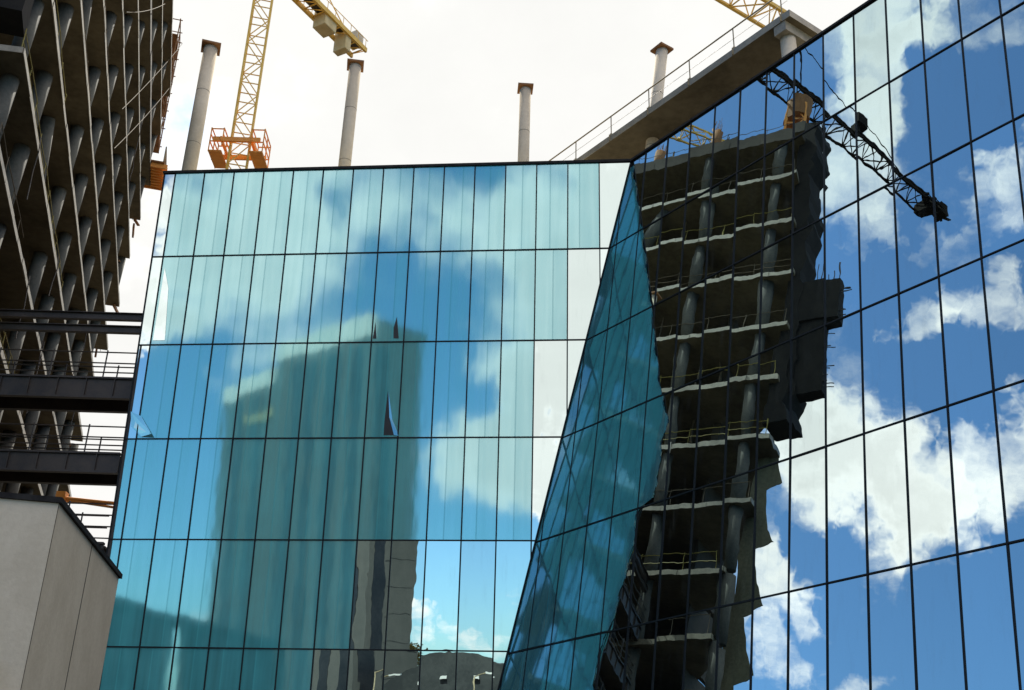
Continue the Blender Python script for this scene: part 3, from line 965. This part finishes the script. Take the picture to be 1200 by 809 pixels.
# ------------------------------------------------------------------ tower cranes
def lattice(b, p, q, wd, ht, n, rc, rd, upv=(0, 0, 1), tri=False):
    """open lattice girder from p to q"""
    p, q = V(p), V(q); d = (q-p).normalized(); u = V(upv)
    s = d.cross(u).normalized(); u = s.cross(d).normalized()
    if tri: offs = [-s*wd/2, s*wd/2, u*ht]
    else: offs = [-s*wd/2-u*ht/2, s*wd/2-u*ht/2, s*wd/2+u*ht/2, -s*wd/2+u*ht/2]
    for o in offs: b.bar(p+o, q+o, rc)
    m_ = len(offs)
    for i in range(n+1):
        c = p+(q-p)*i/n
        for a in range(m_):
            b.bar(c+offs[a], c+offs[(a+1) % m_], rd)
        if i < n:
            c2 = p+(q-p)*(i+1)/n
            for a in range(m_):
                a2 = (a+1) % m_
                if i % 2: b.bar(c+offs[a], c2+offs[a2], rd)
                else: b.bar(c+offs[a2], c2+offs[a], rd)
# crane 1: mast behind the back front, counter-jib across the top
MX, MY = -22.6, 76.8
cw_m = simple('sandy_ballast', (0.50, 0.40, 0.20), (0.62, 0.52, 0.30), 0.9, 1.0)
cr = thing('tower_crane', 'yellow tower crane with a lattice mast rising behind the film covered front', 'crane', (MX, MY, 0))
b = MB(); lattice(b, (MX, MY, 0.0), (MX, MY, 73.5), 1.5, 1.5, 36, 0.14, 0.07, (1, 0.25, 0)); b.build('mast', yellow, cr)
b = MB()
for sx in (-1, 1):
    b.bar((MX+sx*1.25, MY-1.4, 55.2), (MX+sx*1.25, MY+1.4, 55.2), 0.12, 0.35)
    b.bar((MX-1.9, MY+sx*1.25, 55.15), (MX+1.9, MY+sx*1.25, 55.15), 0.2, 0.4)
for sx in (-1, 1):
    x0 = MX+sx*1.15
    for xx in (x0, x0+sx*1.0):
        for yy in (-1.2, 0, 1.2): b.bar((xx, MY+yy, 54.0 if xx != x0 else 54.6), (xx, MY+yy, 56.3), 0.08)
        for zz_ in (54.1, 55.0, 55.7, 56.3): b.bar((xx, MY-1.2, zz_), (xx, MY+1.2, zz_), 0.08)
    for yy in (-1.2, 1.2):
        for zz_ in (54.1, 55.0, 56.2): b.bar((x0, MY+yy, zz_), (x0+sx*1.0, MY+yy, zz_), 0.08)
    b.box((x0, MY-1.2, 54.0), (sx*1.0, 0, 0), (0, 2.4, 0), (0, 0, 0.07))
b.build('climbing_frame', orange, cr)
JZ = 75.0
ja = V((0.50, 0.866, 0)); js = V((0.866, -0.50, 0))
b = MB(); b.tube((MX, MY, 73.4), (MX, MY, JZ-0.2), 1.1, n=16); b.build('slewing_ring', yellow, cr)
J0 = V((MX, MY, JZ)); CJ = 13.5
b = MB()
for s in (-1, 1):
    b.bar(J0+js*0.85*s-ja*1, J0+js*0.85*s+ja*CJ, 0.22, 0.5)
    b.tube(J0+js*0.95*s+V((0, 0, 1.1)), J0+js*0.95*s+ja*CJ+V((0, 0, 1.1)), 0.04, n=6)
i = 0.0
while i < CJ:
    b.bar(J0+js*-0.85+ja*i, J0+js*0.85+ja*i, 0.1)
    b.bar(J0+js*-0.85+ja*i, J0+js*0.85+ja*min(CJ, i+1.2), 0.07)
    for s in (-1, 1): b.bar(J0+js*0.95*s+ja*i, J0+js*0.95*s+ja*i+V((0, 0, 1.1)), 0.05)
    i += 1.2
b.build('counter_jib', yellow, cr)
b = MB()
b.box(J0+ja*0.6-js*0.4+V((0, 0, 0.27)), ja*(CJ-1), js*0.8, (0, 0, 0.05)); b.build('walkway', steel_dark, cr)
b = MB()
b.box(J0+ja*(CJ-6.2)-js*0.75+V((0, 0, -1.3)), ja*1.7, js*1.5, (0, 0, 1.9))
b.box(J0+ja*(CJ-3.0)-js*0.75+V((0, 0, -1.8)), ja*0.8, js*1.5, (0, 0, 2.3))
b.build('counterweight', cw_m, cr, bevel=0.05)
b = MB(); b.box(J0+ja*(CJ-1.4)-js*0.6+V((0, 0, 0.33)), ja*1.1, js*1.2, (0, 0, 1.3)); b.build('winch_box', ballast, cr)
b = MB(); lattice(b, J0-ja*1.0+V((0, 0, 0.2)), J0-ja*42+V((0, 0, 0.2)), 1.4, 1.5, 26, 0.14, 0.07, tri=True); b.build('jib', yellow, cr)
b = MB(); lattice(b, J0+V((0, 0, 0.3)), J0+V((0, 0, 7.5)), 1.2, 1.2, 4, 0.14, 0.08, (1, 0, 0))
b.bar(J0+V((0, 0, 7.5)), J0-ja*26+V((0, 0, 1.7)), 0.08); b.bar(J0+V((0, 0, 7.5)), J0+ja*(CJ-1)+V((0, 0, 0.3)), 0.08)
b.build('tower_head', yellow, cr)

# crane 2: yellow jib end at the top right, mast standing behind the right front
A_, B_ = V((14.58, 63.33, 60)), V((17.85, 65.62, 60)); jd = (B_-A_).normalized()
M2 = A_+jd*30
cr = thing('tower_crane', 'yellow crane whose jib reaches over the roof slab at top right', 'crane', (M2.x, M2.y, 0))
b = MB(); lattice(b, (M2.x, M2.y, 0), (M2.x, M2.y, 59.5), 1.6, 1.6, 30, 0.17, 0.08, (1, 0.2, 0)); b.build('mast', yellow, cr)
b = MB(); lattice(b, A_-jd*14+V((0.9, -0.3, 0)), M2+jd*1+V((0.9, -0.3, 0)), 2.0, 1.5, 22, 0.22, 0.08, tri=True); b.build('jib', yellow, cr)
b = MB(); b.bar(M2+jd*1, M2+jd*12, 1.4, 0.5); b.build('counter_jib', yellow, cr)
b = MB(); b.box(M2+jd*9-V((0.7, 0.7, 2.2)), (1.4, 0, 0), (0, 1.4, 0), (0, 0, 2.6)); b.build('counterweight', ballast, cr)

# crane 3: stands on the frame building's roof, its jib mirrored in the right front
C3 = V((-24.56, 36.7, 0)); ce = (V((-36.9, 27.12, 0))-C3).normalized()
cr = thing('tower_crane', 'dark lattice crane on the frame building roof mirrored in the right front', 'crane', (C3.x, C3.y, Z(8)))
b = MB(); lattice(b, C3+V((0, 0, Z(8)+0.1)), C3+V((0, 0, 62.6)), 1.3, 1.3, 5, 0.16, 0.09, (1, 0, 0)); b.build('mast', orange, cr)
b = MB(); b.tube(C3+V((0, 0, 61.4)), C3+V((0, 0, 63.4)), 0.95, n=14); b.build('slewing_ring', plywood, cr)
JB = C3+V((0, 0, 63.7))
b = MB(); lattice(b, JB-ce*6.5, JB+ce*15.6, 1.5, 1.5, 15, 0.15, 0.075, tri=True); b.build('jib', jib_dark, cr)
b = MB()
b.bar(JB+V((0, 0, 1.5)), JB+ce*-1+V((0, 0, 6)), 0.15); b.bar(JB+ce*-1+V((0, 0, 6)), JB+ce*12+V((0, 0, 1.6)), 0.06)
b.bar(JB+ce*-1+V((0, 0, 6)), JB-ce*6+V((0, 0, 1.3)), 0.06)
b.build('tower_head', jib_dark, cr)
b = MB(); side3 = V((ce.y, -ce.x, 0))
b.box(JB+ce*6.0-side3*0.6+V((0, 0, 1.75)), ce*1.1, side3*1.2, (0, 0, 1.1)); b.bar(JB+ce*6.5+V((0, 0, 1.2)), JB+ce*6.5+V((0, 0, 2.0)), 0.4)
b.box(JB+ce*15.3-side3*0.8+V((0, 0, -0.4)), ce*0.9, side3*1.6, (0, 0, 1.0))
b.bar(JB+ce*14.2-side3*0.8, JB+ce*16.6+side3*0.3, 0.25); b.bar(JB+ce*16.4-side3*0.6+V((0, 0, -.5)), JB+ce*16.0+side3*0.9+V((0, 0, .6)), 0.2)
b.build('trolley', jib_dark, cr)

# ------------------------------------------------------------------ what the fronts mirror from behind the camera
# tall tower
TC = V((-39.3, -65.6, 0)); tl_, tr_ = V((-0.826, -0.563, 0)), V((0.563, -0.826, 0))
TZ = 58.8
pale_sign = simple('ochre_sign', (0.30, 0.25, 0.11), (0.40, 0.33, 0.15), 0.8, 0.5)
tw = thing('office_tower', 'tall grey tower with a pale crown mirrored in the film covered front', 'tower', TC+tl_*17+tr_*5)
b = MB(); b.prism([TC, TC+tl_*24, TC+tl_*24+tr_*9.4, TC+tr_*9.4], (0, 0, TZ-3.2)); b.build('shaft', tower_grey, tw)
b = MB(); b.prism([TC+tl_*24.01, TC+tl_*37, TC+tl_*37+tr_*9.0, TC+tl_*24.01+tr_*9.0], (0, 0, TZ-6.5)); b.build('side_wing', tower_grey, tw)
b = MB()
q = TC-tl_*0.25-tr_*0.25+V((0, 0, TZ-3.19)); b.prism([q, q+tl_*24.4, q+tl_*24.4+tr_*1.0, q+tr_*1.0], (0, 0, 3.4)); 
q = TC+tl_*24.3-tr_*0.25+V((0, 0, TZ-6.49)); b.prism([q, q+tl_*13, q+tl_*13+tr_*1.0, q+tr_*1.0], (0, 0, 2.6))
b.build('crown', tower_pale, tw)
b = MB()
q = TC+tr_*0.8+V((0, 0, TZ-3.19)); b.prism([q, q+tl_*24, q+tl_*24+tr_*8.5, q+tr_*8.5], (0, 0, 2.8)); b.build('plant_room', tower_grey, tw)
# glazing bands, columns of windows and the dark stair strip
b = MB(); out_r = V((0.826, 0.563, 0))
b.box(TC+tr_*0.9+out_r*0.004+V((0, 0, 0.5)), tr_*2.2, out_r*0.05, (0, 0, TZ-5)); b.build('stair_glazing', tower_dark, tw)
b = MB(); out_l = V((-0.563, 0.826, 0))
for x in [2.2+4.9*i for i in range(7)]:
    topz = (TZ-5 if x < 22 else TZ-8)
    if 21.0 < x < 25: continue
    b.box(TC+tl_*x+out_l*0.004+V((0, 0, 0.6)), tl_*2.3, out_l*0.06, (0, 0, topz))
b.build('window_strip', tower_dark, tw)
b = MB()
for i in range(15):
    zz_ = 3.6*(i+1)
    if zz_ > TZ-6: continue
    b.box(TC+tr_*3.4+out_r*0.004+V((0, 0, zz_)), tr_*5.6, out_r*0.03, (0, 0, 0.5))
b.build('spandrel_band', tower_grey, tw)
b = MB(); b.box(TC+tl_*23.5+out_l*0.15+V((0, 0, TZ-11.8)), tl_*6.5, out_l*0.3, (0, 0, 1.3)); b.build('sign_panel', pale_sign, tw)

# long dark block with a gap
lg = thing('long_block', 'long dark flat roofed block mirrored low in the film at left', 'building', (-46, -30, 0))
b = MB()
for ya, yb in ((8, -16.5), (-26.5, -62)):
    fx = lambda y: -37.7+(-1.1-y)*-0.17
    b.prism([(fx(ya), ya, 0), (fx(yb), yb, 0), (fx(yb)-2.5, yb, 0), (fx(ya)-2.5, ya, 0)], (0, 0, 13.4))
b.build('block_wall', hall_m, lg)
b = MB(); b.prism([(fx(8)+0.4, 8.3, 13.41), (fx(-62)+0.4, -62.3, 13.41), (fx(-62)-2.9, -62.3, 13.41), (fx(8)-2.9, 8.3, 13.41)], (0, 0, 0.6)); b.build('roof', hall_m, lg)
b = MB()
for i in range(20):
    y = 5-3.2*i
    if -27 < y < -13: continue
    for z in (4.0, 8.2):
        b.prism([(fx(y)+0.004, y, z), (fx(y-2)+0.004, y-2, z), (fx(y-2)+0.004, y-2, z+2.2), (fx(y)+0.004, y, z+2.2)], (0.05, 0, 0))
b.build('window', tower_dark, lg)

# low hall with a curved roof
hl_ = thing('low_hall', 'low dark hall with a curved roof mirrored in the clear panes at bottom', 'building', (-21, -50, 0))
b = MB(); xs = [-30.0+i*1.0 for i in range(17)]
prof = [(x, 9.6+2.6*math.sin(math.pi*min(1, max(0, (x+30)/16.0)))**0.6) for x in xs]
pts = [V((x, -47.5, z)) for x, z in prof]+[V((-14, -47.5, 0)), V((-30, -47.5, 0))]
b.prism(pts, (0, -24, 0)); b.build('hall_body', hall_m, hl_)
b = MB()
for i in range(7): b.box((-29+2.1*i, -47.496, 5.0), (1.5, 0, 0), (0, 0.06, 0), (0, 0, 3.0))
b.build('window', tower_dark, hl_)
b = MB(); 
for i in range(3): b.box((-26.5+3.3*i, -47.4, 9.4), (0.8, 0, 0), (0, 0.3, 0), (0, 0, 0.35))
b.build('canopy_light', lampglass, hl_)
# street lamps
for x, y, lab in ((-22.0, -18.0, 'slim grey street lamp mirrored at the foot of the tower'), (-16.5, -32.0, 'slim grey street lamp mirrored in front of the curved hall')):
    t = thing('street_lamp', lab, 'street lamp', (x, y, 0), 'street lamps behind the camera')
    MB().tube((x, y, 0), (x, y, 9.4), 0.11, 0.07, n=10).build('pole', rail_m, t, smooth=True)
    b = MB(); b.tube((x, y, 9.3), (x+1.2, y+0.2, 9.7), 0.05, n=8); b.build('arm', rail_m, t)
    b = MB(); b.bar((x+1.1, y+0.2, 9.68), (x+1.9, y+0.25, 9.72), 0.28, 0.14); b.build('lamp_head', lampglass, t)
# yellow tree
tx, ty = -36.0, -82.0
t = thing('yellow_tree', 'small yellow leaved tree top mirrored above the curved hall roof', 'tree', (tx, ty, 0))
b = MB(); b.tube((tx, ty, 0), (tx+0.2, ty, 11), 0.3, 0.1, n=8)
for i in range(7):
    a = rl_.uniform(0, 6.28); b.tube((tx+0.1, ty, 7+0.6*i), (tx+1.8*math.cos(a), ty+1.8*math.sin(a), 9+0.8*i), 0.08, 0.03, n=6)
b.build('trunk', bark, t)
b = MB()
for i in range(1500):
    a = rl_.uniform(0, 6.28); rr = 2.3*math.sqrt(rl_.random())*(0.7+0.3*math.sin(3*a)); z = rl_.uniform(-1, 1)
    c = V((tx+rr*math.cos(a), ty+rr*math.sin(a), 12.2+3.0*z*(1-rr/4)))
    u = V((rl_.uniform(-1, 1), rl_.uniform(-1, 1), rl_.uniform(-1, 1))).normalized(); v_ = u.orthogonal().normalized()
    s = rl_.uniform(0.12, 0.26); b.poly([c-u*s, c+v_*s*0.6, c+u*s, c-v_*s*0.6])
b.build('crown', leaf_m, t)
